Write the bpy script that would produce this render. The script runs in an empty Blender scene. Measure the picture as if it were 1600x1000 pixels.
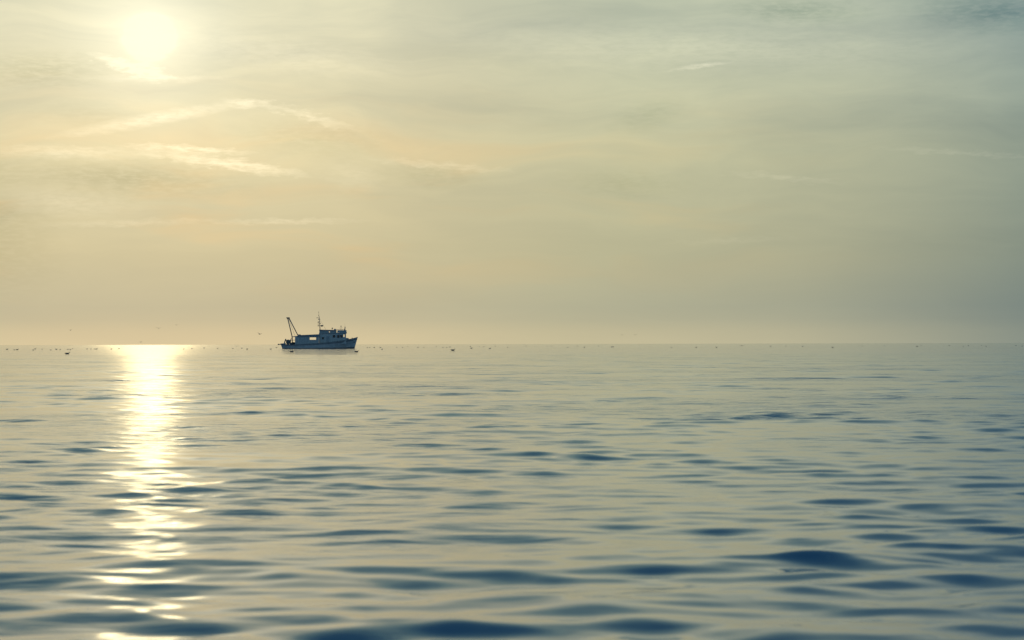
import bpy, bmesh, math, random
import numpy as np
from mathutils import Matrix, Vector

R = math.radians
scene = bpy.context.scene
col = scene.collection
random.seed(7)

# ------------------------------------------------------------------ camera
F_PX = 3111.0                     # 70 mm lens expressed in photo pixels (1600 wide)
CAM_H = 1.05                      # eye height above the mean water level
cam_d = bpy.data.cameras.new('camera')
cam_d.lens = 70.0
cam_d.sensor_width = 36.0
cam_d.clip_start = 0.1
cam_d.clip_end = 200000.0
cam_d.dof.use_dof = True
cam_d.dof.focus_distance = 480.0
cam_d.dof.aperture_fstop = 5.0
cam = bpy.data.objects.new('camera', cam_d)
col.objects.link(cam)
CAM_M = Matrix.Rotation(R(90.0 + 0.692), 4, 'X') @ Matrix.Rotation(-0.0021, 4, 'Z')
CAM_M = Matrix.Translation((0, 0, CAM_H)) @ CAM_M
cam.matrix_world = CAM_M
scene.camera = cam


def ray(px, py):
    """direction (world) of a photo pixel"""
    v = Vector(((px - 800.0) / F_PX, -(py - 500.0) / F_PX, -1.0))
    return (CAM_M.to_3x3() @ v).normalized()


def azel(px, py):
    d = ray(px, py)
    return math.degrees(math.atan2(d.x, d.y)), math.degrees(math.asin(d.z))


# ------------------------------------------------------------------ sun, sky, exposure
SUN_AZ, SUN_EL = azel(233, 60)
SUN_DIR = Vector((math.sin(R(SUN_AZ)) * math.cos(R(SUN_EL)),
                  math.cos(R(SUN_AZ)) * math.cos(R(SUN_EL)),
                  math.sin(R(SUN_EL))))
sun_d = bpy.data.lights.new('sun', 'SUN')
sun_d.energy = 2.2
sun_d.angle = R(0.53)
sun_d.color = (1.0, 0.80, 0.42)
sun = bpy.data.objects.new('sun', sun_d)
col.objects.link(sun)
sun.rotation_euler = (-SUN_DIR).to_track_quat('-Z', 'Y').to_euler()
sun.location = (0, 0, 60)

vs = scene.view_settings
vs.view_transform = 'Standard'
vs.look = 'None'
vs.gamma = 1.0
vs.exposure = 0.0
vs.use_curve_mapping = False
scene.render.engine = 'CYCLES'
cy = scene.cycles
cy.use_adaptive_sampling = True
cy.adaptive_threshold = 0.015
cy.use_denoising = True
cy.max_bounces = 5
cy.diffuse_bounces = 2
cy.glossy_bounces = 4
cy.transmission_bounces = 2
cy.sample_clamp_indirect = 1.0
cy.sample_clamp_direct = 1.0
cy.caustics_reflective = False
cy.caustics_refractive = False


class NT:
    """small helper to write node trees as expressions"""

    def __init__(self, tree):
        self.t = tree

    def new(self, kind, **kw):
        n = self.t.nodes.new(kind)
        for k, v in kw.items():
            setattr(n, k, v)
        return n

    def put(self, sock, v):
        if v is None:
            return
        if isinstance(v, bpy.types.NodeSocket):
            self.t.links.new(v, sock)
        else:
            sock.default_value = v

    def m(self, op, a, b=None, c=None, clamp=False):
        n = self.new('ShaderNodeMath', operation=op, use_clamp=clamp)
        for i, v in enumerate((a, b, c)):
            self.put(n.inputs[i], v)
        return n.outputs[0]

    def v(self, op, a, b=None, c=None, out='Vector'):
        n = self.new('ShaderNodeVectorMath', operation=op)
        for i, x in enumerate((a, b, c)):
            if x is not None:
                if op == 'SCALE' and i == 1:
                    self.put(n.inputs['Scale'], x)
                else:
                    self.put(n.inputs[i], x)
        return n.outputs[out]

    def comb(self, x, y, z=0.0):
        n = self.new('ShaderNodeCombineXYZ')
        for i, v in enumerate((x, y, z)):
            self.put(n.inputs[i], v)
        return n.outputs[0]

    def sep(self, vec):
        n = self.new('ShaderNodeSeparateXYZ')
        self.put(n.inputs[0], vec)
        return n.outputs

    def noise(self, vec, scale=1.0, detail=4.0, rough=0.5, dist=0.0, out='Fac', dim='2D'):
        n = self.new('ShaderNodeTexNoise')
        n.noise_dimensions = dim
        self.put(n.inputs['Vector'], vec)
        n.inputs['Scale'].default_value = scale
        n.inputs['Detail'].default_value = detail
        n.inputs['Roughness'].default_value = rough
        n.inputs['Distortion'].default_value = dist
        return n.outputs[out]

    def ramp(self, fac, stops, interp='LINEAR'):
        n = self.new('ShaderNodeValToRGB')
        cr = n.color_ramp
        cr.interpolation = interp
        while len(cr.elements) < len(stops):
            cr.elements.new(0.5)
        for e, (p, c) in zip(cr.elements, stops):
            e.position = p
            e.color = (c[0], c[1], c[2], 1.0)
        self.put(n.inputs[0], fac)
        return n.outputs[0]

    def rng(self, v, a, b, c=0.0, d=1.0, smooth=True):
        n = self.new('ShaderNodeMapRange')
        n.interpolation_type = 'SMOOTHSTEP' if smooth else 'LINEAR'
        self.put(n.inputs[0], v)
        for i, x in enumerate((a, b, c, d)):
            n.inputs[i + 1].default_value = x
        return n.outputs[0]

    def mix(self, fac, a, b, blend='MIX'):
        n = self.new('ShaderNodeMix', data_type='RGBA', blend_type=blend)
        self.put(n.inputs[0], fac)
        self.put(n.inputs[6], a)
        self.put(n.inputs[7], b)
        return n.outputs[2]


def build_world():
    w = bpy.data.worlds.new('World')
    scene.world = w
    w.use_nodes = True
    w.cycles.sampling_method = 'MANUAL'
    w.cycles.sample_map_resolution = 1024
    t = w.node_tree
    t.nodes.clear()
    N = NT(t)
    out = N.new('ShaderNodeOutputWorld')
    bg = N.new('ShaderNodeBackground')
    bg.inputs['Strength'].default_value = 0.1
    t.links.new(bg.outputs[0], out.inputs[0])

    sky = N.new('ShaderNodeTexSky')
    sky.sky_type = 'NISHITA'
    sky.sun_disc = False
    sky.sun_elevation = R(SUN_EL)
    sky.sun_rotation = R(SUN_AZ)
    sky.air_density = 1.0
    sky.dust_density = 1.0
    sky.ozone_density = 3.0

    tc = N.new('ShaderNodeTexCoord')
    D = N.v('NORMALIZE', tc.outputs['Generated'])
    x, y, z = N.sep(D)
    DEG = 180.0 / math.pi
    az = N.m('MULTIPLY', N.m('ARCTAN2', x, y), DEG)
    el = N.m('MAXIMUM', N.m('MULTIPLY', N.m('ARCSINE', z), DEG), 0.0)
    ct = N.v('DOT_PRODUCT', D, tuple(SUN_DIR), out='Value')
    th = N.m('MULTIPLY', N.m('ARCCOSINE', N.m('MINIMUM', ct, 1.0)), DEG)

    # thin high veil of cloud, brightest round the sun (forward scattering)
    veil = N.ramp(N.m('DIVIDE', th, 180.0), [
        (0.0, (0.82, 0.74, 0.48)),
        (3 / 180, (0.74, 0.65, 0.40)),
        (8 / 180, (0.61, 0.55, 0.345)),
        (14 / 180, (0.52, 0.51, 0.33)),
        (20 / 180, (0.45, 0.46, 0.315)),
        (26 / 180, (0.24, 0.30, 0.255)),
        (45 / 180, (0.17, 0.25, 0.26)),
        (90 / 180, (0.21, 0.30, 0.32)),  # unseen rear sky, raised to brighten the boat's near side
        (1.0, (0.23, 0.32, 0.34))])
    tint = N.ramp(N.m('DIVIDE', el, 90.0), [
        (0.0, (1.02, 0.955, 0.95)),
        (0.25 / 90, (1.0, 0.935, 0.93)),
        (0.5 / 90, (0.87, 0.85, 0.88)),
        (0.9 / 90, (0.75, 0.775, 0.85)),
        (2.6 / 90, (0.885, 0.87, 0.85)),
        (5.5 / 90, (1.0, 1.0, 0.98)),
        (9.0 / 90, (1.0, 1.08, 1.22)),
        (14.0 / 90, (0.92, 1.06, 1.22)),
        (19.0 / 90, (0.58, 0.84, 1.10)),
        (27.0 / 90, (0.34, 0.66, 1.0)),
        (45.0 / 90, (0.28, 0.66, 1.10)),
        (1.0, (0.40, 0.75, 1.15))])
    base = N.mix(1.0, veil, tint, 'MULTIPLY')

    # cirrus: wind-drawn sheets
    P = N.comb(az, el, 0.0)
    warp = N.noise(N.comb(N.m('MULTIPLY', az, 0.16), N.m('MULTIPLY', el, 0.45), 3.0), 1.0, 2.0, 0.5, out='Color')
    warp = N.v('SUBTRACT', warp, (0.5, 0.5, 0.5))
    Pw = N.v('ADD', P, N.v('MULTIPLY', warp, (5.0, 1.6, 0.0)))
    ax_, ey_, _ = N.sep(Pw)
    sheet = N.noise(N.comb(N.m('MULTIPLY_ADD', ax_, 0.11, 17.3), N.m('MULTIPLY', ey_, 0.62), 1.7), 1.0, 5.0, 0.52)
    fine = N.noise(N.comb(N.m('MULTIPLY_ADD', ax_, 0.35, 41.1), N.m('MULTIPLY', ey_, 2.6), 7.7), 1.0, 5.0, 0.6)
    amt = N.rng(el, 0.3, 9.0, 0.12, 0.62)
    s1 = N.m('MULTIPLY', N.m('SUBTRACT', sheet, 0.5), amt)
    s2 = N.m('MULTIPLY', N.m('SUBTRACT', fine, 0.5), N.m('MULTIPLY', amt, 0.28))
    gain = N.m('ADD', 1.0, N.m('ADD', s1, s2))
    base = N.mix(1.0, base, N.comb(gain, N.m('POWER', gain, 0.85), N.m('POWER', gain, 0.62)), 'MULTIPLY')
    # warm, peach coloured lower sheets
    peach = N.rng(N.noise(N.comb(N.m('MULTIPLY_ADD', ax_, 0.13, 73.9), N.m('MULTIPLY', ey_, 0.8), 12.4), 1.0, 3.0, 0.5), 0.45, 0.75)
    peach = N.m('MULTIPLY', peach, N.m('MULTIPLY', N.rng(el, 0.6, 3.0), N.rng(el, 8.5, 4.5)))
    peach = N.m('MULTIPLY', peach, N.rng(th, 26.0, 5.0))
    base = N.mix(N.m('MULTIPLY', peach, 0.8), base, N.mix(1.0, base, (1.14, 0.99, 0.88, 1.0), 'MULTIPLY'))

    # single streaks, vapour trails and one painted edge falloff, each a feathered ellipse in azimuth and elevation
    streaks = [  # photo pixels of the ends, half width in pixels, strength
        (90, 212, 385, 160, 6.5, 0.24), (340, 158, 430, 166, 5.0, 0.20), (400, 158, 560, 204, 5.0, 0.17),
        (196, 227, 392, 238, 3.5, 0.34), (222, 236, 475, 273, 6.5, 0.32), (-40, 233, 250, 242, 7.0, 0.15),
        (570, 248, 800, 268, 4.0, 0.11), (1046, 110, 1152, 95, 2.2, 0.16), (320, 347, 570, 345, 3.0, 0.11),
        (140, 86, 275, 124, 6.0, 0.40), (60, 352, 345, 344, 3.5, 0.09), (1130, 269, 1320, 286, 3.5, 0.06),
        (1360, 230, 1660, 248, 3.0, 0.05), (500, 262, 600, 290, 14.0, 0.06), (640, 62, 1560, 76, 26.0, 0.07),
        (-60, 300, 240, 330, 14.0, 0.09), (1040, 380, 1250, 372, 3.0, 0.03), (100, 122, 360, 122, 4.0, 0.12),
        (250, 60, 640, 110, 18.0, 0.08),
        (1130, 10, 1360, 22, 12.0, -0.13), (950, 200, 1080, 160, 16.0, -0.06), (1400, 5, 1700, 30, 20.0, -0.10),
        (590, 264, 760, 284, 14.0, -0.06), (870, 278, 1080, 294, 14.0, -0.05), (-40, 262, 430, 290, 20.0, -0.08), (40, 168, 230, 190, 16.0, -0.05), (620, 70, 900, 110, 14.0, -0.03),
        (-60, 106, 200, 110, 18.0, -0.14), (-330, 120, 70, 430, 70.0, -0.13), (60, 270, 330, 285, 14.0, -0.05), (360, 205, 620, 228, 20.0, -0.07),  # the widest one paints lens edge darkening into the sky
    ]
    fz = N.m('SUBTRACT', N.noise(N.comb(N.m('MULTIPLY', az, 2.0), N.m('MULTIPLY', el, 7.0), 0.0), 1.0, 4.0, 0.6), 0.5)
    Pf = N.v('ADD', P, N.comb(N.m('MULTIPLY', fz, 0.9), N.m('MULTIPLY', fz, 0.30), 0.0))
    total = 0.0
    for (xa, ya, xb, yb, wd, amp) in streaks:
        a, b = azel(xa, ya), azel(xb, yb)
        mp = N.new('ShaderNodeMapping', vector_type='TEXTURE')
        t.links.new(Pf, mp.inputs['Vector'])
        mp.inputs['Location'].default_value = ((a[0] + b[0]) / 2, (a[1] + b[1]) / 2, 0)
        mp.inputs['Rotation'].default_value = (0, 0, math.atan2(b[1] - a[1], b[0] - a[0]))
        mp.inputs['Scale'].default_value = (math.hypot(b[0] - a[0], b[1] - a[1]) * 0.58, wd / F_PX * DEG * 1.9, 1)
        gr = N.new('ShaderNodeTexGradient', gradient_type='SPHERICAL')
        t.links.new(mp.outputs[0], gr.inputs[0])
        total = N.m('MULTIPLY_ADD', gr.outputs['Fac'], amp * 0.95, total)
    brk = N.rng(N.noise(N.comb(N.m('MULTIPLY_ADD', az, 2.6, 99.2), N.m('MULTIPLY', el, 11.0), 2.0), 1.0, 4.0, 0.6), 0.30, 0.62, 0.5, 1.15)
    total = N.m('MULTIPLY', total, brk)
    base = N.v('MAXIMUM', N.v('ADD', base, N.v('MULTIPLY', N.comb(total, total, total), (1.0, 0.86, 0.66))), (0.0, 0.0, 0.0))

    # aureole and the veiled disc of the sun itself
    halo = N.m('MULTIPLY', N.m('EXPONENT', N.m('MULTIPLY', th, -1 / 1.2)), 0.42)
    thn = N.m('ADD', th, N.m('MULTIPLY', N.m('SUBTRACT', fine, 0.5), 0.5))
    q = N.m('DIVIDE', thn, 0.37)
    disc = N.m('MULTIPLY', N.m('EXPONENT', N.m('MULTIPLY', N.m('POWER', N.m('MAXIMUM', q, 0.0), 2.4), -1.0)), 8.0)
    base = N.v('ADD', base, N.v('MULTIPLY', N.comb(halo, halo, halo), (1.0, 0.88, 0.64)))
    base = N.v('ADD', base, N.v('MULTIPLY', N.comb(disc, disc, disc), (1.0, 0.90, 0.68)))

    # clear sky shows through where the veil thins out towards the zenith
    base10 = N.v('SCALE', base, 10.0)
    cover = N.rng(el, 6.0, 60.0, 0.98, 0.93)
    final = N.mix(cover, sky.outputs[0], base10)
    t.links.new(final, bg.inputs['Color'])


build_world()

# ------------------------------------------------------------------ materials
MATS = {}


def paint(name, rgb, rough=0.5, spec=0.4, metal=0.0, wear=0.12, scale=3.0, rust=0.0):
    m = bpy.data.materials.new(name)
    m.use_nodes = True
    N = NT(m.node_tree)
    b = m.node_tree.nodes['Principled BSDF']
    tc = N.new('ShaderNodeTexCoord')
    n = N.noise(tc.outputs['Object'], scale, 6.0, 0.6, dim='3D')
    dark = tuple(c * (1 - 2 * wear) for c in rgb) + (1,)
    light = tuple(min(1, c * (1 + wear)) for c in rgb) + (1,)
    c = N.mix(N.rng(n, 0.3, 0.7), dark, light)
    if rust > 0:
        mp = N.v('MULTIPLY', tc.outputs['Object'], (3.0, 3.0, 0.5))
        r = N.rng(N.noise(mp, 1.6, 5.0, 0.6, dim='3D'), 0.62, 0.72, 0.0, rust)
        c = N.mix(r, c, (0.16, 0.07, 0.03, 1))
    m.node_tree.links.new(c, b.inputs['Base Color'])
    m.node_tree.links.new(N.rng(n, 0.2, 0.8, max(0.05, rough - 0.1), rough + 0.1), b.inputs['Roughness'])
    b.inputs['Specular IOR Level'].default_value = spec
    b.inputs['Metallic'].default_value = metal
    MATS[name] = m
    return m


paint('hull_paint', (0.54, 0.56, 0.57), 0.45, rust=0.4)
paint('stripe_paint', (0.16, 0.20, 0.24), 0.45)
paint('cabin_paint', (0.46, 0.49, 0.50), 0.45, rust=0.3)
paint('upper_paint', (0.33, 0.37, 0.40), 0.5)
paint('roof_paint', (0.22, 0.26, 0.30), 0.6)
paint('deck_paint', (0.12, 0.15, 0.16), 0.7)
paint('dark_steel', (0.13, 0.16, 0.18), 0.5, metal=0.2)
paint('net', (0.10, 0.13, 0.15), 0.9)
paint('white_paint', (0.75, 0.75, 0.72), 0.4)
paint('orange_plastic', (0.65, 0.22, 0.04), 0.4)
paint('cable', (0.08, 0.09, 0.10), 0.6)
paint('antifoul', (0.15, 0.16, 0.18), 0.6)
paint('feather_dark', (0.10, 0.10, 0.105), 0.8, scale=20)
paint('feather_grey', (0.20, 0.20, 0.20), 0.8, scale=20)

gm = bpy.data.materials.new('window_glass')
gm.use_nodes = True
gb = gm.node_tree.nodes['Principled BSDF']
gb.inputs['Base Color'].default_value = (0.015, 0.02, 0.028, 1)
gb.inputs['Roughness'].default_value = 0.05
MATS['window_glass'] = gm


def water_material():
    m = bpy.data.materials.new('sea_water')
    m.use_nodes = True
    t = m.node_tree
    N = NT(t)
    b = t.nodes['Principled BSDF']
    b.inputs['Base Color'].default_value = (0.004, 0.064, 0.150, 1)
    b.inputs['IOR'].default_value = 1.36
    b.inputs['Coat Weight'].default_value = 0.4      # extra layer added to brighten the water's sky reflection
    b.inputs['Coat IOR'].default_value = 1.333
    b.inputs['Coat Roughness'].default_value = 0.04
    geo = N.new('ShaderNodeNewGeometry')
    at = N.new('ShaderNodeAttribute', attribute_name='unresolved')
    pos = geo.outputs['Position']
    # ripples shorter than the mesh can carry
    p1 = N.v('MULTIPLY', pos, (0.16, 0.85, 0.0))
    n1 = N.noise(p1, 1.0, 3.0, 0.55)
    p2 = N.v('MULTIPLY', pos, (0.04, 0.26, 0.0))
    n2 = N.noise(p2, 1.0, 2.0, 0.5)
    bump = N.new('ShaderNodeBump')
    un2 = N.m('MULTIPLY', at.outputs['Fac'], at.outputs['Fac'])
    h = N.m('MULTIPLY', N.m('ADD', N.m('MULTIPLY', n1, 0.06), N.m('MULTIPLY', n2, 0.12)), un2)
    # capillary ripples, everywhere but in patches
    p3 = N.v('MULTIPLY', pos, (2.0, 8.0, 0.0))
    patch = N.rng(N.noise(N.v('MULTIPLY', pos, (0.11, 0.2, 0.0)), 1.0, 3.0, 0.5), 0.42, 0.62, 0.15, 1.0)
    n3 = N.m('MULTIPLY', N.noise(p3, 1.0, 3.0, 0.5), N.m('MULTIPLY', patch, N.m('MULTIPLY_ADD', at.outputs['Fac'], 0.018, 0.007)))
    t.links.new(N.m('ADD', h, n3), bump.inputs['Height'])
    bump.inputs['Strength'].default_value = 1.0
    bump.inputs['Distance'].default_value = 1.0
    t.links.new(bump.outputs[0], b.inputs['Normal'])
    t.links.new(bump.outputs[0], b.inputs['Coat Normal'])
    t.links.new(N.rng(at.outputs['Fac'], 0.0, 1.0, 0.04, 0.055, smooth=False), b.inputs['Roughness'])
    MATS['sea_water'] = m
    return m


water_material()

# ------------------------------------------------------------------ the sea
rng_ = np.random.default_rng(23)
NW = 190
lam = np.exp(rng_.uniform(math.log(0.13), math.log(6.5), NW))
ang = rng_.normal(0.0, 0.37, NW)                       # spread about the line of travel
ang *= np.where(lam > 1.8, 0.8, 1.0)
ang += np.where(rng_.random(NW) < 0.25, rng_.normal(0, 0.6, NW), 0)
kx = 2 * np.pi / lam * np.sin(ang)
ky = -2 * np.pi / lam * np.cos(ang)                    # running towards the viewer
ph = rng_.uniform(0, 2 * np.pi, NW)
# slope spectrum: strongest for waves of 1 to 3 m
slope = np.exp(-((np.log(lam) - math.log(0.48)) / 0.90) ** 2)
slope += 0.42 * np.exp(-((np.log(lam) - math.log(2.0)) / 0.45) ** 2)
slope *= 0.077 * math.sqrt(2) / math.sqrt(np.sum(slope ** 2))
amp = slope * lam / (2 * np.pi)


def row_step(d):
    if d < 8:
        return 0.028
    if d < 60:
        return max(0.03, 0.0034 * d)
    if d < 200:
        return 0.204 + (d - 60) * 0.0022
    if d < 700:
        return 0.0045 * d
    return 0.035 * d


def sea_offsets(X, Y, spacing):
    """wave displacement; components too short for the local spacing fade out"""
    dx = np.zeros_like(X)
    dy = np.zeros_like(X)
    dz = np.zeros_like(X)
    env = 1.0 + 0.14 * (np.sin(0.81 * X + 0.33 * Y + 1.0) + np.sin(-0.62 * X + 0.72 * Y + 2.2)
                        + np.sin(1.27 * X - 0.45 * Y + 4.0) + np.sin(-1.02 * X - 0.91 * Y + 0.4)
                        + np.sin(0.37 * X + 0.29 * Y + 5.1))
    env = np.clip(env, 0.3, 2.0)                      # gusts: rougher and calmer patches
    for i in range(NW):
        wgt = np.clip((lam[i] / spacing - 2.2) / 2.2, 0, 1)
        if wgt.max() <= 0:
            continue
        if lam[i] < 3.5:
            wgt = wgt * env
        chop = 0.35 if lam[i] < 0.5 else 0.75
        p = kx[i] * X + ky[i] * Y + ph[i]
        s, c = np.sin(p), np.cos(p)
        kk = math.hypot(kx[i], ky[i])
        dz += wgt * amp[i] * c
        dx -= wgt * chop * amp[i] * kx[i] / kk * s
        dy -= wgt * chop * amp[i] * ky[i] / kk * s
    return dx, dy, dz


def unresolved(spacing):
    tot = np.sum(slope ** 2)
    r = np.zeros_like(spacing)
    for i in range(NW):
        r += slope[i] ** 2 * (1 - np.clip((lam[i] / spacing - 2.2) / 2.2, 0, 1) ** 2)
    return np.sqrt(r / tot)


def build_sea():
    rows = [2.0]
    while rows[-1] < 60000:
        rows.append(rows[-1] + row_step(rows[-1]))
    rows = np.array(rows)
    steps = np.array([row_step(d) for d in rows])
    a_mid = np.linspace(-18.5, 18.5, 620)
    a_r = 18.5 + np.cumsum(np.linspace(0.08, 1.6, 50))
    a_back = np.linspace(a_r[-1] + 2, 360 - a_r[-1] - 2, 60)
    angs = np.concatenate([-a_r[::-1], a_mid, a_r, a_back])
    na, nr = len(angs), len(rows)
    A, D = np.meshgrid(np.radians(angs), rows)
    S = np.repeat(steps[:, None], na, axis=1)
    dcol = np.abs(np.diff(np.concatenate([angs, [angs[0] + 360]])))
    C = np.radians(np.maximum(dcol, np.roll(dcol, 1)))[None, :] * D
    S = np.maximum(S, C)
    X = D * np.sin(A)
    Y = D * np.cos(A)
    dx, dy, dz = sea_offsets(X.ravel(), Y.ravel(), S.ravel())
    un = unresolved(S[:, :1].ravel()) if False else unresolved(S.ravel())
    co = np.empty((nr * na + 1, 3), dtype=np.float32)
    co[:-1, 0] = X.ravel() + dx
    co[:-1, 1] = Y.ravel() + dy
    co[:-1, 2] = dz
    co[-1] = (0, 0, 0)
    idx = np.arange(nr * na).reshape(nr, na)
    i0 = idx[:-1, :]
    i1 = idx[1:, :]
    quads = np.stack([i0, i1, np.roll(i1, -1, axis=1), np.roll(i0, -1, axis=1)], axis=-1).reshape(-1, 4)
    # clockwise azimuth: flip so that the faces look up
    quads = quads[:, [0, 1, 2, 3]]
    inner = np.stack([np.roll(idx[0], -1), np.full(na, nr * na), idx[0]], axis=-1)
    me = bpy.data.meshes.new('sea')
    nq, nt = len(quads), len(inner)
    me.vertices.add(len(co))
    me.vertices.foreach_set('co', co.ravel())
    loops = np.concatenate([quads.ravel(), inner.ravel()]).astype(np.int32)
    me.loops.add(len(loops))
    me.loops.foreach_set('vertex_index', loops)
    starts = np.concatenate([np.arange(nq) * 4, nq * 4 + np.arange(nt) * 3]).astype(np.int32)
    me.polygons.add(nq + nt)
    me.polygons.foreach_set('loop_start', starts)
    me.polygons.foreach_set('use_smooth', np.ones(nq + nt, dtype=bool))
    at = me.attributes.new('unresolved', 'FLOAT', 'POINT')
    at.data.foreach_set('value', np.concatenate([un, [0.0]]).astype(np.float32))
    me.update(calc_edges=True)
    me.validate()
    n0 = me.polygons[nq // 2].normal.z
    if n0 < 0:
        me.flip_normals()
    me.materials.append(MATS['sea_water'])
    o = bpy.data.objects.new('sea', me)
    col.objects.link(o)
    o['kind'] = 'structure'
    o['label'] = 'calm blue sea with small glossy waves up to the horizon'
    print('sea: rows', nr, 'cols', na, 'quads', nq)


build_sea()


def sea_z(x, y):
    d = math.hypot(x, y)
    s = max(row_step(d), math.radians(37.0 / 619) * d)
    _, _, z = sea_offsets(np.array([x]), np.array([y]), np.array([s]))
    return float(z[0])


# ------------------------------------------------------------------ mesh helpers
def mesh_obj(name, bm, mat, parent=None, smooth=False, bevel=0.0):
    if bevel > 0:
        bmesh.ops.bevel(bm, geom=bm.edges[:], offset=bevel, segments=1, affect='EDGES')
    bmesh.ops.recalc_face_normals(bm, faces=bm.faces[:])
    me = bpy.data.meshes.new(name)
    bm.to_mesh(me)
    bm.free()
    me.materials.append(MATS[mat])
    if smooth:
        for p in me.polygons:
            p.use_smooth = True
    o = bpy.data.objects.new(name, me)
    col.objects.link(o)
    if parent:
        o.parent = parent
    return o


def add_box(bm, x0, x1, y0, y1, z0, z1):
    vs_ = [bm.verts.new(p) for p in ((x0, y0, z0), (x1, y0, z0), (x1, y1, z0), (x0, y1, z0),
                                     (x0, y0, z1), (x1, y0, z1), (x1, y1, z1), (x0, y1, z1))]
    for f in ((0, 3, 2, 1), (4, 5, 6, 7), (0, 1, 5, 4), (1, 2, 6, 5), (2, 3, 7, 6), (3, 0, 4, 7)):
        bm.faces.new([vs_[i] for i in f])
    return vs_


def add_prism(bm, prof, y0, y1):
    """side profile (x, z) extruded athwartships"""
    a = [bm.verts.new((p[0], y0, p[1])) for p in prof]
    b = [bm.verts.new((p[0], y1, p[1])) for p in prof]
    bm.faces.new(a)
    bm.faces.new(b[::-1])
    n = len(prof)
    for i in range(n):
        bm.faces.new([a[i], b[i], b[(i + 1) % n], a[(i + 1) % n]])


def add_tube(bm, pts, r, seg=8, r_end=None, cap=True):
    pts = [Vector(p) for p in pts]
    rings = []
    n = len(pts)
    for i, p in enumerate(pts):
        d = (pts[min(i + 1, n - 1)] - pts[max(i - 1, 0)]).normalized()
        up = Vector((0, 0, 1)) if abs(d.z) < 0.9 else Vector((1, 0, 0))
        u = d.cross(up).normalized()
        v = d.cross(u)
        rr = r if r_end is None else r + (r_end - r) * i / max(1, n - 1)
        rings.append([bm.verts.new(p + (u * math.cos(2 * math.pi * k / seg) + v * math.sin(2 * math.pi * k / seg)) * rr)
                      for k in range(seg)])
    for a, b in zip(rings[:-1], rings[1:]):
        for k in range(seg):
            bm.faces.new([a[k], a[(k + 1) % seg], b[(k + 1) % seg], b[k]])
    if cap:
        bm.faces.new(rings[0][::-1])
        bm.faces.new(rings[-1])


def add_wall(bm, x0, x1, z0, z1, y, th, holes):
    """upright fore-and-aft wall with real openings: holes = (x0, x1, z0, z1)"""
    xs = sorted({x0, x1, *[h[0] for h in holes], *[h[1] for h in holes]})
    zs = sorted({z0, z1, *[h[2] for h in holes], *[h[3] for h in holes]})

    def solid(i, j):
        if i < 0 or j < 0 or i >= len(xs) - 1 or j >= len(zs) - 1:
            return False
        cx, cz = (xs[i] + xs[i + 1]) / 2, (zs[j] + zs[j + 1]) / 2
        return not any(h[0] < cx < h[1] and h[2] < cz < h[3] for h in holes)
    V = {}

    def vv(i, j, s):
        if (i, j, s) not in V:
            V[(i, j, s)] = bm.verts.new((xs[i], y + s * th / 2, zs[j]))
        return V[(i, j, s)]
    for i in range(len(xs) - 1):
        for j in range(len(zs) - 1):
            if not solid(i, j):
                continue
            for s in (-1, 1):
                bm.faces.new([vv(i, j, s), vv(i + 1, j, s), vv(i + 1, j + 1, s), vv(i, j + 1, s)])
            for (di, dj, e) in ((-1, 0, ((i, j), (i, j + 1))), (1, 0, ((i + 1, j), (i + 1, j + 1))),
                                (0, -1, ((i, j), (i + 1, j))), (0, 1, ((i, j + 1), (i + 1, j + 1)))):
                if not solid(i + di, j + dj):
                    (a, b), (c, d) = e
                    bm.faces.new([vv(a, b, -1), vv(c, d, -1), vv(c, d, 1), vv(a, b, 1)])


def add_ball(bm, c, rx, ry, rz, seg=10, rings=7):
    r = bmesh.ops.create_uvsphere(bm, u_segments=seg, v_segments=rings, radius=1.0)
    for v in r['verts']:
        v.co = Vector((c[0] + v.co.x * rx, c[1] + v.co.y * ry, c[2] + v.co.z * rz))


def B():
    return bmesh.new()


# ------------------------------------------------------------------ the fishing boat
S = 0.01513      # metres per zoomed pixel of the side view


def bx(zx):
    return (zx - 791.0) * S


def bz(zy):
    return (690.0 - zy) * S


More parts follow.
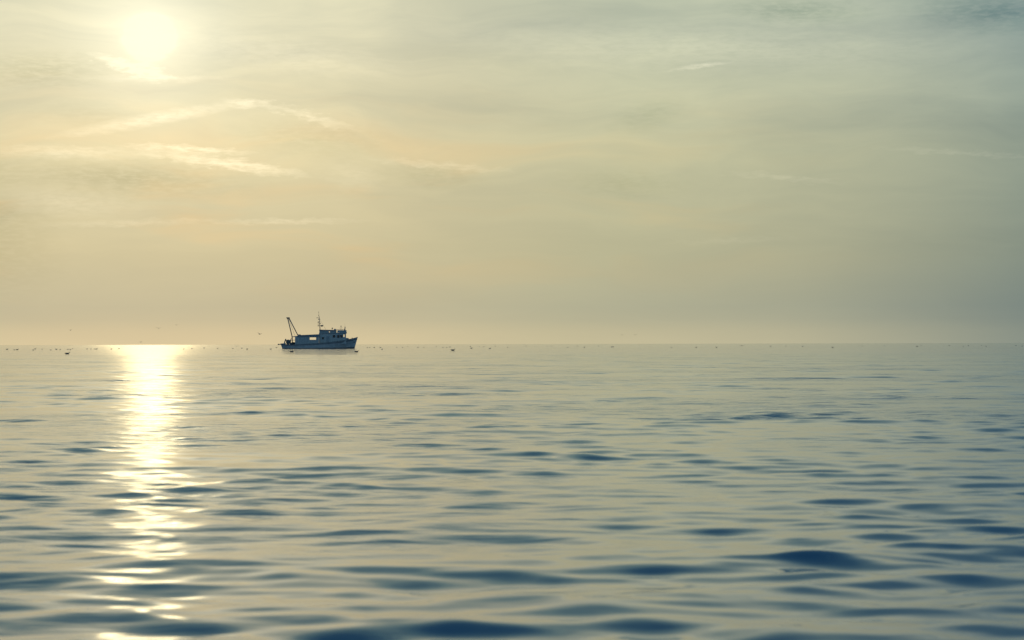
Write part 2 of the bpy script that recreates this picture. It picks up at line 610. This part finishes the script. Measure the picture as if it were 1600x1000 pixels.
def build_boat():
    d = ray(499.3, 545.0)
    dist = 502.0
    h = Vector((d.x, d.y, 0)).normalized()
    root = bpy.data.objects.new('fishing_boat', None)
    col.objects.link(root)
    root.location = (h.x * dist, h.y * dist, 0.0)
    root.rotation_euler = (0, 0, -math.atan2(h.x, h.y))
    root['label'] = 'dark blue-grey fishing trawler with stern gantry and tall mast, lying broadside on the sea'
    root['category'] = 'fishing boat'

    # hull: stations from transom to stem
    st = [  # zx deck, sheer z, half beam deck, half beam waterline
        (152, 1.16, 2.05, 1.75), (240, 1.06, 2.30, 2.05), (400, 1.06, 2.50, 2.35), (600, 1.16, 2.62, 2.48),
        (800, 1.36, 2.65, 2.50), (950, 1.56, 2.60, 2.35), (1080, 1.78, 2.42, 1.95), (1180, 1.98, 2.10, 1.42),
        (1270, 2.26, 1.62, 0.85), (1345, 2.50, 1.00, 0.38), (1395, 2.70, 0.42, 0.10), (1422, 2.80, 0.06, 0.03)]

    def xw(zx):      # waterline runs from zx 180 to 1370
        return 180 + (zx - 152) * (1370 - 180) / (1422 - 152)

    lev = [-0.75, 0.0, 0.30, 0.62, 1.0]        # fraction of sheer above water (first: metres below)
    bm = B()
    ringsP = []
    for (zx, sh, bd, bw) in st:
        pts = []
        for k, l in enumerate(lev):
            if l < 0:
                x, y, zz = bx(xw(zx)) * 0.97, bw * 0.55, l
            else:
                f = l
                x = bx(xw(zx)) * (1 - f) + bx(zx) * f
                y = bw + (bd - bw) * f ** 1.3
                zz = sh * f
            pts.append((x, y, zz))
        ringsP.append(pts)
    rows_v = []
    for pts in ringsP:
        side_p = [bm.verts.new((x, -y, zz)) for x, y, zz in pts]
        side_s = [bm.verts.new((x, y, zz)) for x, y, zz in pts]
        rows_v.append((side_p, side_s))
    for (p0, s0), (p1, s1) in zip(rows_v[:-1], rows_v[1:]):
        for k in range(len(lev) - 1):
            bm.faces.new([p0[k], p1[k], p1[k + 1], p0[k + 1]])
            bm.faces.new([s0[k], s0[k + 1], s1[k + 1], s1[k]])
        bm.faces.new([p0[0], s0[0], s1[0], p1[0]])
    for p, s in (rows_v[0], rows_v[-1]):
        for k in range(len(lev) - 1):
            bm.faces.new([p[k], p[k + 1], s[k + 1], s[k]])
    hull = mesh_obj('hull', bm, 'hull_paint', root)

    # rub rail and boot top bands
    def band(name, f0, f1, out, mat):
        b = B()
        for sgn in (-1, 1):
            prev = None
            for (zx, sh, bd, bw) in st:
                ring = []
                for f, o in ((f0, -0.03), (f0, out), (f1, out), (f1, -0.03)):
                    x = bx(xw(zx)) * (1 - f) + bx(zx) * f
                    y = bw + (bd - bw) * max(f, 0) ** 1.3 + o
                    ring.append(b.verts.new((x, sgn * y, sh * f)))
                if prev:
                    for k in range(4):
                        b.faces.new([prev[k], ring[k], ring[(k + 1) % 4], prev[(k + 1) % 4]])
                prev = ring
        return mesh_obj(name, b, mat, hull)
    band('boot_top', 0.002, 0.14, 0.012, 'antifoul')
    band('rub_rail', 0.80, 0.90, 0.07, 'stripe_paint')
    band('cap_rail', 0.985, 1.045, 0.06, 'stripe_paint')

    b = B()
    prev = None
    for (zx, sh, bd, bw) in st[:-1]:
        f = 0.72
        ring = [b.verts.new((bx(xw(zx)) * (1 - f) + bx(zx) * f, sg * (bw + (bd - bw) * f ** 1.3 - 0.03), sh * 0.985 + (0.05 if zx > 1100 else 0.0) - 0.02)) for sg in (-1, 1)]
        if prev:
            b.faces.new([prev[0], ring[0], ring[1], prev[1]])
        prev = ring
    mesh_obj('deck', b, 'deck_paint', root)

    # main deckhouse, walls with openings you can see through at the wheelhouse front
    win = (bx(1184), bx(1206), bz(498), bz(455))
    for sg in (-1, 1):
        b = B()
        add_wall(b, bx(786), bx(1227), 1.1, bz(436), sg * 1.9, 0.08, [win])
        w = mesh_obj('cabin_side', b, 'cabin_paint', root)
        for k, zx in enumerate((830, 900, 1010, 1080, 1130)):
            if zx == 900:
                continue
            b = B()
            z0, z1 = (2.35, 2.85) if zx < 1000 else (2.75, 3.40)
            wd = 34 if zx < 1000 else 38
            add_box(b, bx(zx), bx(zx + wd), sg * 1.9 - 0.055, sg * 1.9 + 0.055, z0, z1)
            fr = mesh_obj('window', b, 'window_glass', w)
            b = B()
            add_wall(b, bx(zx) - 0.06, bx(zx + wd) + 0.06, z0 - 0.06, z1 + 0.06, sg * 1.945, 0.05, [(bx(zx), bx(zx + wd), z0, z1)])
            mesh_obj('window_frame', b, 'upper_paint', w)
        b = B()
        add_box(b, bx(905), bx(955), sg * 1.9 - 0.06, sg * 1.9 + 0.06, 1.45, 3.2)
        mesh_obj('door', b, 'upper_paint', w, bevel=0.01)
    b = B()
    add_box(b, bx(782), bx(790), -1.86, 1.86, 1.1, bz(438))
    mesh_obj('cabin_aft_wall', b, 'cabin_paint', root)
    b = B()
    add_wall(b, -1.86, 1.86, 1.5, bz(438), 0, 0.10, [(-1.6, -0.6, bz(500), bz(452)), (-0.45, 0.45, bz(500), bz(452)), (0.6, 1.6, bz(500), bz(452))])
    for v in b.verts:
        v.co = Vector((bx(1218) - v.co.y, v.co.x, v.co.z))
    mesh_obj('cabin_front_wall', b, 'cabin_paint', root)
    b = B()
    add_prism(b, [(bx(784), bz(440)), (bx(1240), bz(440)), (bx(1244), bz(428)), (bx(1238), bz(425)), (bx(784), bz(427))], -2.05, 2.05)
    mesh_obj('cabin_roof', b, 'upper_paint', root)

    # upper bridge: solid after part, open bridge with bulwark before it
    b = B()
    add_wall(b, bx(788), bx(1066), bz(427), bz(388), -1.6, 0.07, [(bx(946), bx(962), bz(421), bz(404))])
    add_wall(b, bx(788), bx(1066), bz(427), bz(388), 1.6, 0.07, [(bx(946), bx(962), bz(421), bz(404))])
    add_box(b, bx(788), bx(794), -1.56, 1.56, bz(427), bz(388))
    add_box(b, bx(1060), bx(1066), -1.56, 1.56, bz(427), bz(388))
    ub = mesh_obj('upper_bridge', b, 'upper_paint', root)
    b = B()
    add_prism(b, [(bx(782), bz(388)), (bx(1072), bz(388)), (bx(1072), bz(381)), (bx(930), bz(379)), (bx(786), bz(375))], -1.8, 1.8)
    mesh_obj('bridge_roof', b, 'roof_paint', ub)
    b = B()
    for sg in (-1, 1):
        add_wall(b, bx(1086), bx(1236), bz(426), bz(386), sg * 1.9, 0.07, [(bx(1092), bx(1118), bz(425.5), bz(421))])
    add_prism(b, [(bx(1226), bz(426)), (bx(1240), bz(426)), (bx(1228), bz(384)), (bx(1216), bz(384))], -1.85, 1.85)
    mesh_obj('bridge_bulwark', b, 'upper_paint', ub)
    for sg in (-1, 1):
        b = B()
        add_tube(b, [(bx(1068), sg * 1.88, bz(374)), (bx(1215), sg * 1.88, bz(372))], 0.03, 6)
        rl = mesh_obj('railing', b, 'dark_steel', ub)
        for zx in (1072, 1098, 1130, 1165, 1200):
            b = B()
            add_tube(b, [(bx(zx), sg * 1.88, bz(427)), (bx(zx), sg * 1.88, bz(373))], 0.03, 6)
            mesh_obj('railing_post', b, 'dark_steel', rl)
    b = B()
    add_box(b, bx(1030), bx(1062), -0.6, 0.6, bz(381), bz(362))
    mesh_obj('liferaft_box', b, 'upper_paint', ub, bevel=0.05)
    b = B()
    add_tube(b, [(bx(1000), 0, bz(381)), (bx(1000), 0, bz(356))], 0.05, 8)
    add_ball(b, (bx(1002), 0, bz(352)), 0.20, 0.20, 0.15)
    mesh_obj('searchlight', b, 'dark_steel', ub, smooth=True)
    b = B()
    add_tube(b, [(bx(1210), 0.6, bz(430)), (bx(1212), 0.6, bz(345)), (bx(1216), 0.6, bz(326))], 0.14, 10, 0.09)
    mesh_obj('exhaust_pipe', b, 'dark_steel', ub, smooth=True)
    b = B()
    add_tube(b, [(bx(1146), -0.4, bz(430)), (bx(1146), -0.4, bz(318))], 0.035, 6)
    add_tube(b, [(bx(1122), -0.4, bz(350)), (bx(1172), -0.4, bz(346))], 0.03, 6)
    add_ball(b, (bx(1146), -0.4, bz(318)), 0.15, 0.15, 0.11)
    mesh_obj('antenna', b, 'cable', ub)
    b = B()
    add_tube(b, [(bx(1212), 0.6, bz(330)), (bx(1211), 0.6, bz(265))], 0.018, 5, 0.008)
    mesh_obj('whip_aerial', b, 'cable', ub)

    # shelter deck abaft the cabin
    op = (bx(628), bx(734), bz(543), bz(503))
    for sg in (-1, 1):
        b = B()
        add_wall(b, bx(388), bx(781), 0.98, bz(492), sg * 2.28, 0.07, [op])
        w = mesh_obj('shelter_side', b, 'cabin_paint', root)
        for k in range(9):
            zx = 420 + k * 42
            if 610 < zx < 745:
                continue
            b = B()
            add_box(b, bx(zx), bx(zx) + 0.07, sg * 2.28 - 0.06, sg * 2.28 + 0.06, 1.2, bz(494))
            mesh_obj('stiffener', b, 'upper_paint', w)
        b = B()
        add_wall(b, op[0] - 0.07, op[1] + 0.07, op[2] - 0.07, op[3] + 0.07, sg * 2.325, 0.04, [op])
        mesh_obj('opening_frame', b, 'upper_paint', w)
    b = B()
    add_prism(b, [(bx(428), bz(491)), (bx(783), bz(491)), (bx(783), bz(452)), (bx(640), bz(458)), (bx(486), bz(464)), (bx(428), bz(464))], -2.4, 2.4)
    sr = mesh_obj('shelter_roof', b, 'roof_paint', root)
    b = B()
    add_prism(b, [(bx(330), bz(499)), (bx(427), bz(491)), (bx(427), bz(478)), (bx(330), bz(490))], -2.3, 2.3)
    mesh_obj('canopy', b, 'roof_paint', sr)
    b = B()
    add_tube(b, [(bx(436), -2.2, bz(458)), (bx(482), -2.2, bz(460))], 0.08, 6)
    mesh_obj('rolled_awning', b, 'net', sr)

    # stern gantry: two bipods and a head beam
    g = B()
    add_box(g, bx(246), bx(299), -1.2, 1.2, bz(188), bz(171))
    gan = mesh_obj('gantry', g, 'dark_steel', root, bevel=0.01)
    for sg in (-1, 1):
        b = B()
        add_tube(b, [(bx(266), sg * 1.0, bz(180)), (bx(340), sg * 1.0, bz(494))], 0.115, 8, 0.10)
        mesh_obj('gantry_leg', b, 'dark_steel', gan, smooth=True)
        b = B()
        add_tube(b, [(bx(286), sg * 1.0, bz(180)), (bx(432), sg * 1.0, bz(464))], 0.115, 8, 0.10)
        mesh_obj('gantry_brace', b, 'dark_steel', gan, smooth=True)
        b = B()
        add_tube(b, [(bx(340), sg * 1.0, bz(494)), (bx(344), sg * 1.0, 1.0)], 0.10, 8)
        mesh_obj('gantry_post', b, 'dark_steel', gan, smooth=True)
    b = B()
    add_tube(b, [(bx(278), 0.0, bz(180)), (bx(385), 0.0, bz(478))], 0.03, 6)
    mesh_obj('warp_wire', b, 'cable', gan)
    for sg in (-1, 1):
        b = B()
        add_tube(b, [(bx(268), sg * 0.7 - 0.1, bz(196)), (bx(268), sg * 0.7 + 0.1, bz(196))], 0.16, 10)
        mesh_obj('pulley_block', b, 'dark_steel', gan)

    # working deck aft: net drum, gallows, stern roller
    b = B()
    add_tube(b, [(bx(276), -1.5, bz(577)), (bx(276), 1.5, bz(577))], 0.50, 18)
    drum = mesh_obj('net_drum', b, 'net', root, smooth=False)
    for yy in (-1.55, 1.55):
        b = B()
        add_tube(b, [(bx(276), yy - 0.04, bz(577)), (bx(276), yy + 0.04, bz(577))], 0.58, 18)
        mesh_obj('drum_flange', b, 'dark_steel', drum)
        b = B()
        add_prism(b, [(bx(262), 1.0), (bx(290), 1.0), (bx(281), bz(577)), (bx(271), bz(577))], yy - 0.12, yy - 0.05)
        mesh_obj('drum_stand', b, 'dark_steel', drum)
    for sg in (-1, 1):
        b = B()
        add_tube(b, [(bx(206), sg * 1.9, 1.0), (bx(222), sg * 1.9, bz(560)), (bx(235), sg * 1.9, bz(526))], 0.12, 8, 0.07)
        add_tube(b, [(bx(235), sg * 1.9, bz(530)), (bx(256), sg * 1.9, 1.0)], 0.07, 8)
        mesh_obj('gallows', b, 'dark_steel', root)
        b = B()
        add_tube(b, [(bx(310), sg * 1.9, 1.0), (bx(318), sg * 1.9, bz(530)), (bx(345), sg * 1.9, bz(498))], 0.06, 8)
        add_tube(b, [(bx(300), sg * 1.9, bz(548)), (bx(388), sg * 1.9, bz(548))], 0.06, 6)
        mesh_obj('stern_frame', b, 'dark_steel', root)
    b = B()
    add_tube(b, [(bx(115), -1.3, bz(618)), (bx(115), 1.3, bz(618))], 0.17, 12)
    rol = mesh_obj('stern_roller', b, 'dark_steel', root)
    for sg in (-1, 1):
        b = B()
        add_prism(b, [(bx(115), bz(624)), (bx(170), bz(622)), (bx(170), bz(608)), (bx(115), bz(613))], sg * 1.38 - 0.05, sg * 1.38 + 0.05)
        mesh_obj('roller_arm', b, 'dark_steel', rol)
    b = B()
    add_prism(b, [(bx(150), 1.12), (bx(232), 1.05), (bx(236), bz(598)), (bx(150), bz(604))], -2.0, 2.0)
    mesh_obj('stern_bulwark', b, 'cabin_paint', root)
    b = B()
    add_ball(b, (bx(330), -1.2, 1.25), 0.45, 0.6, 0.28, 12, 8)
    add_ball(b, (bx(360), 0.2, 1.30), 0.5, 0.9, 0.36, 12, 8)
    for v in b.verts:
        v.co += Vector((random.uniform(-.05, .05), random.uniform(-.05, .05), random.uniform(-.05, .05)))
    mesh_obj('net_heap', b, 'net', root)

    # signal mast with radar and lamps
    b = B()
    add_tube(b, [(bx(800), 0, bz(378)), (bx(792), 0, bz(260)), (bx(783), 0, bz(150))], 0.10, 8, 0.055)
    mast = mesh_obj('mast', b, 'dark_steel', root, smooth=True)
    b = B()
    add_tube(b, [(bx(783), 0, bz(150)), (bx(776), 0, bz(76))], 0.04, 6, 0.022)
    mesh_obj('topmast', b, 'cable', mast)
    for (xa, za, xb_, zb) in ((750, 178, 800, 182), (772, 206, 806, 206), (768, 240, 800, 244), (762, 310, 846, 312)):
        b = B()
        add_tube(b, [(bx(xa), 0, bz(za)), (bx(xb_), 0, bz(zb))], 0.035, 6)
        mesh_obj('crosstree', b, 'dark_steel', mast)
    b = B()
    add_box(b, bx(808), bx(852), -0.75, 0.75, bz(317), bz(300))
    mesh_obj('radar_scanner', b, 'dark_steel', mast, bevel=0.05)
    b = B()
    add_tube(b, [(bx(830), 0, bz(326)), (bx(830), 0, bz(316))], 0.17, 12)
    mesh_obj('radar_base', b, 'dark_steel', mast)
    for (zx, zy, r_) in ((770, 252, .14), (770, 312, .15), (800, 270, .15), (750, 178, .10), (776, 202, .13), (778, 140, .08), (776, 84, .07)):
        b = B()
        add_tube(b, [(bx(zx), 0, bz(zy + 6)), (bx(zx), 0, bz(zy - 6))], r_, 10)
        mesh_obj('mast_light', b, 'dark_steel', mast)
    b = B()
    add_tube(b, [(bx(770), 0, bz(252)), (bx(770), 0, bz(312))], 0.05, 6)
    mesh_obj('lamp_bracket', b, 'dark_steel', mast)
    for sg in (-1, 1):
        b = B()
        add_tube(b, [(bx(786), 0, bz(190)), (bx(900), sg * 1.6, bz(380))], 0.012, 5)
        mesh_obj('stay', b, 'cable', mast)

    # fore deck
    b = B()
    add_prism(b, [(bx(1222), bz(552)), (bx(1278), bz(545)), (bx(1276), bz(520)), (bx(1250), bz(513)), (bx(1222), bz(511))], -0.9, 0.9)
    mesh_obj('windlass_housing', b, 'cabin_paint', root, bevel=0.02)
    for yy in (-0.2, 0.2):
        b = B()
        add_tube(b, [(bx(1330), yy, bz(530)), (bx(1330), yy, bz(508))], 0.09, 8)
        mesh_obj('bollard', b, 'dark_steel', root)
    b = B()
    add_prism(b, [(bx(1352), bz(575)), (bx(1366), bz(566)), (bx(1372), bz(588)), (bx(1360), bz(598))], -1.02, -0.80)
    mesh_obj('anchor', b, 'dark_steel', hull)
    return root


build_boat()


# ------------------------------------------------------------------ seabirds
def loft(bm, secs, seg=8):
    rings = []
    for (x, z, ry, rz) in secs:
        rings.append([bm.verts.new((x, ry * math.cos(2 * math.pi * k / seg), z + rz * math.sin(2 * math.pi * k / seg))) for k in range(seg)])
    for a, b in zip(rings[:-1], rings[1:]):
        for k in range(seg):
            bm.faces.new([a[k], a[(k + 1) % seg], b[(k + 1) % seg], b[k]])
    bm.faces.new(rings[0][::-1])
    bm.faces.new(rings[-1])


def bird_mesh(name, neck):
    bm = B()
    # tail to breast, then up the neck to the head and the bill
    loft(bm, [(-0.34, 0.13, 0.015, 0.010), (-0.27, 0.11, 0.06, 0.025), (-0.16, 0.08, 0.10, 0.075), (0.0, 0.055, 0.125, 0.105),
              (0.13, 0.06, 0.105, 0.095), (0.20, 0.09, 0.07, 0.07), (0.225, 0.15, 0.045, 0.045), (0.235, 0.16 + neck * .5, 0.04, 0.04),
              (0.245, 0.17 + neck, 0.048, 0.048), (0.285, 0.17 + neck, 0.038, 0.036), (0.31, 0.165 + neck, 0.014, 0.014), (0.365, 0.155 + neck, 0.006, 0.006)])
    bmesh.ops.recalc_face_normals(bm, faces=bm.faces[:])
    me = bpy.data.meshes.new(name)
    bm.to_mesh(me)
    bm.free()
    for p in me.polygons:
        p.use_smooth = True
    return me


def flying_mesh(name, lift):
    bm = B()
    loft(bm, [(-0.32, 0.0, 0.06, 0.008), (-0.2, 0.0, 0.05, 0.035), (-0.02, -0.01, 0.07, 0.07), (0.14, 0.0, 0.055, 0.055),
              (0.20, 0.015, 0.04, 0.04), (0.26, 0.02, 0.035, 0.033), (0.30, 0.012, 0.012, 0.012), (0.36, 0.005, 0.004, 0.004)])
    for sg in (-1, 1):
        secs = [(0.04, 0.02, 0.17, 0.0), (0.25, 0.02 + lift * 0.5, 0.16, 0.05), (0.42, 0.02 + lift * 0.75, 0.12, 0.03), (0.62, 0.02 + lift * 0.55, 0.05, -0.08)]
        rings = []
        for (y, z, ch, x0) in secs:
            rings.append([bm.verts.new(p) for p in ((x0 + ch / 2, sg * y, z), (x0, sg * y, z + 0.014), (x0 - ch / 2, sg * y, z), (x0, sg * y, z - 0.010))])
        for a, b in zip(rings[:-1], rings[1:]):
            for k in range(4):
                bm.faces.new([a[k], a[(k + 1) % 4], b[(k + 1) % 4], b[k]])
        bm.faces.new(rings[0])
        bm.faces.new(rings[-1])
    bmesh.ops.recalc_face_normals(bm, faces=bm.faces[:])
    me = bpy.data.meshes.new(name)
    bm.to_mesh(me)
    bm.free()
    return me


SIT = [bird_mesh('floating_seabird', 0.05), bird_mesh('floating_seabird', 0.10)]
for m_, mt in zip(SIT, ('feather_dark', 'feather_grey')):
    m_.materials.append(MATS[mt])
FLY = [flying_mesh('flying_seabird', 0.22), flying_mesh('flying_seabird', -0.06)]
for m_ in FLY:
    m_.materials.append(MATS['feather_dark'])


def horizon_y(px):
    return 537.6 - 0.0021 * (px - 800)


floating = [
    (11, 546), (22.5, 546.7), (27, 546.5), (52, 547), (55, 545.4), (66, 545.7), (79.5, 546.8), (88, 546), (94, 546), (106, 546),
    (110, 546.5), (113.5, 545), (136, 545.4), (142, 545.5), (148, 545.5), (151, 545.5), (174, 545.6), (186, 545),
    (287, 545.6), (300, 545), (319, 544), (340, 544.6), (364, 544.6), (378, 544.3), (386, 545.8), (423, 545.8), (432, 543.5),
    (574, 543.3), (577.6, 543.3), (584.7, 543.3), (594.4, 543.3), (597, 546), (620, 543), (629, 543), (637, 542), (653, 543), (662.5, 543),
    (682, 541.6), (692, 543), (698, 543), (703, 542.5), (735, 541.6), (749, 541.6), (756, 542), (736.6, 544.4), (765.6, 544.7), (793, 543),
    (774, 541), (822, 541), (835, 541), (855, 541), (861, 541), (887, 543), (902, 541), (913, 543), (935, 541), (956, 542.4), (958.5, 542.4),
    (1049, 543), (1088, 543), (1119.6, 543), (1204, 541), (1228, 541), (1254, 541.6), (1301, 543), (1348, 541), (1382, 540.5),
    (1433, 541.5), (1439, 540), (1483, 540), (1505, 541.2), (1513, 540.2), (1533.6, 540), (1541, 541.2), (1587.5, 540), (1597, 541)]
special = [
    (105, 553, 1.0, 'lone dark seabird floating nearer than the flock at the far left'),
    (456, 550.2, 1.05, 'small dark seabird floating just in front of the trawler, below its stern'),
    (557, 550.2, 1.05, 'small dark seabird floating just in front of the trawler, below its bow'),
    (707.5, 547.8, 1.25, 'largest dark seabird floating on the sea right of the trawler'),
]


ORD = ['first', 'second', 'third', 'fourth', 'fifth', 'sixth', 'seventh', 'eighth', 'ninth', 'tenth', 'eleventh', 'twelfth',
       'thirteenth', 'fourteenth', 'fifteenth', 'sixteenth', 'seventeenth', 'eighteenth', 'nineteenth', 'twentieth',
       'twenty-first', 'twenty-second', 'twenty-third', 'twenty-fourth']
ZONES = [
    (200, 'small dark seabird, %s from the left in the flock left of the sun glitter', 'seabirds floating left of the sun glitter'),
    (440, 'small dark seabird, %s from the left floating between sun glitter and trawler', 'seabirds floating between glitter and trawler'),
    (800, "small dark seabird, %s from the left in the flock off the trawler's bow", 'seabirds floating right of the trawler'),
    (1150, 'tiny dark seabird, %s from the left on the mid-right water under the horizon', 'seabirds floating in the middle right'),
    (9999, 'tiny dark seabird, %s from the left on the far-right water under the horizon', 'seabirds floating at the far right')]


def put_bird(px, py, size, label, group, mesh):
    d = ray(px, horizon_y(px))
    dist = CAM_H * F_PX / max(py - horizon_y(px), 0.5)
    dist = min(max(dist, 180.0), 900.0)
    h = Vector((d.x, d.y, 0)).normalized()
    o = bpy.data.objects.new('floating_seabird', mesh)
    col.objects.link(o)
    x, y = h.x * dist, h.y * dist
    o.location = (x, y, sea_z(x, y))
    o.rotation_euler = (0, 0, random.choice((0, math.pi)) + random.uniform(-0.7, 0.7))
    o.scale = (size,) * 3
    o['label'] = label
    o['category'] = 'seabird'
    if group:
        o['group'] = group
    return o


lo = -1
for (hi, text, gr) in ZONES:
    flock = sorted(p for p in floating if lo <= p[0] < hi)
    lo = hi
    for k, (px, py) in enumerate(flock):
        put_bird(px, py, random.uniform(0.62, 1.05), text % ORD[k], gr, random.choice(SIT))
for (px, py, sz, lb) in special:
    o = put_bird(px, py, sz, lb, None, SIT[0])
    o.rotation_euler = (0, 0, random.uniform(-0.3, 0.3))

flying = [
    (248, 513, 480, 1.0, 'dark seabird flying low in the glow to the right under the sun'),
    (276, 508, 620, 1.0, 'faint seabird flying highest, right above the end of the sun glitter'),
    (405.6, 522, 430, 1.1, 'dark seabird flying left of the stern of the trawler'),
    (370, 541, 520, 1.0, 'dark seabird skimming the water left of the trawler'),
    (110, 516, 700, 1.0, 'faint seabird flying over the flock at the far left'),
    (220, 534.6, 600, 0.9, 'tiny seabird flying just over the top of the sun glitter'),
    (972, 523.4, 700, 1.0, 'faint seabird flying right of the middle, left one of a pair'),
    (992.5, 523.4, 700, 1.1, 'faint seabird flying right of the middle, right one of a pair'),
    (1159, 540.0, 520, 1.3, 'dark seabird with spread wings skimming the water on the right'),
]
for i, (px, py, dist, sz, lb) in enumerate(flying):
    d = ray(px, py)
    o = bpy.data.objects.new('flying_seabird', FLY[0 if i != 8 else 1])
    col.objects.link(o)
    o.location = Vector((0, 0, CAM_H)) + d * dist
    o.rotation_euler = (random.uniform(-0.3, 0.3), random.uniform(-0.1, 0.1), math.pi / 2 + random.uniform(-0.8, 0.8))
    o.scale = (sz,) * 3
    o['label'] = lb
    o['category'] = 'seabird'
    o['group'] = 'seabirds in flight'
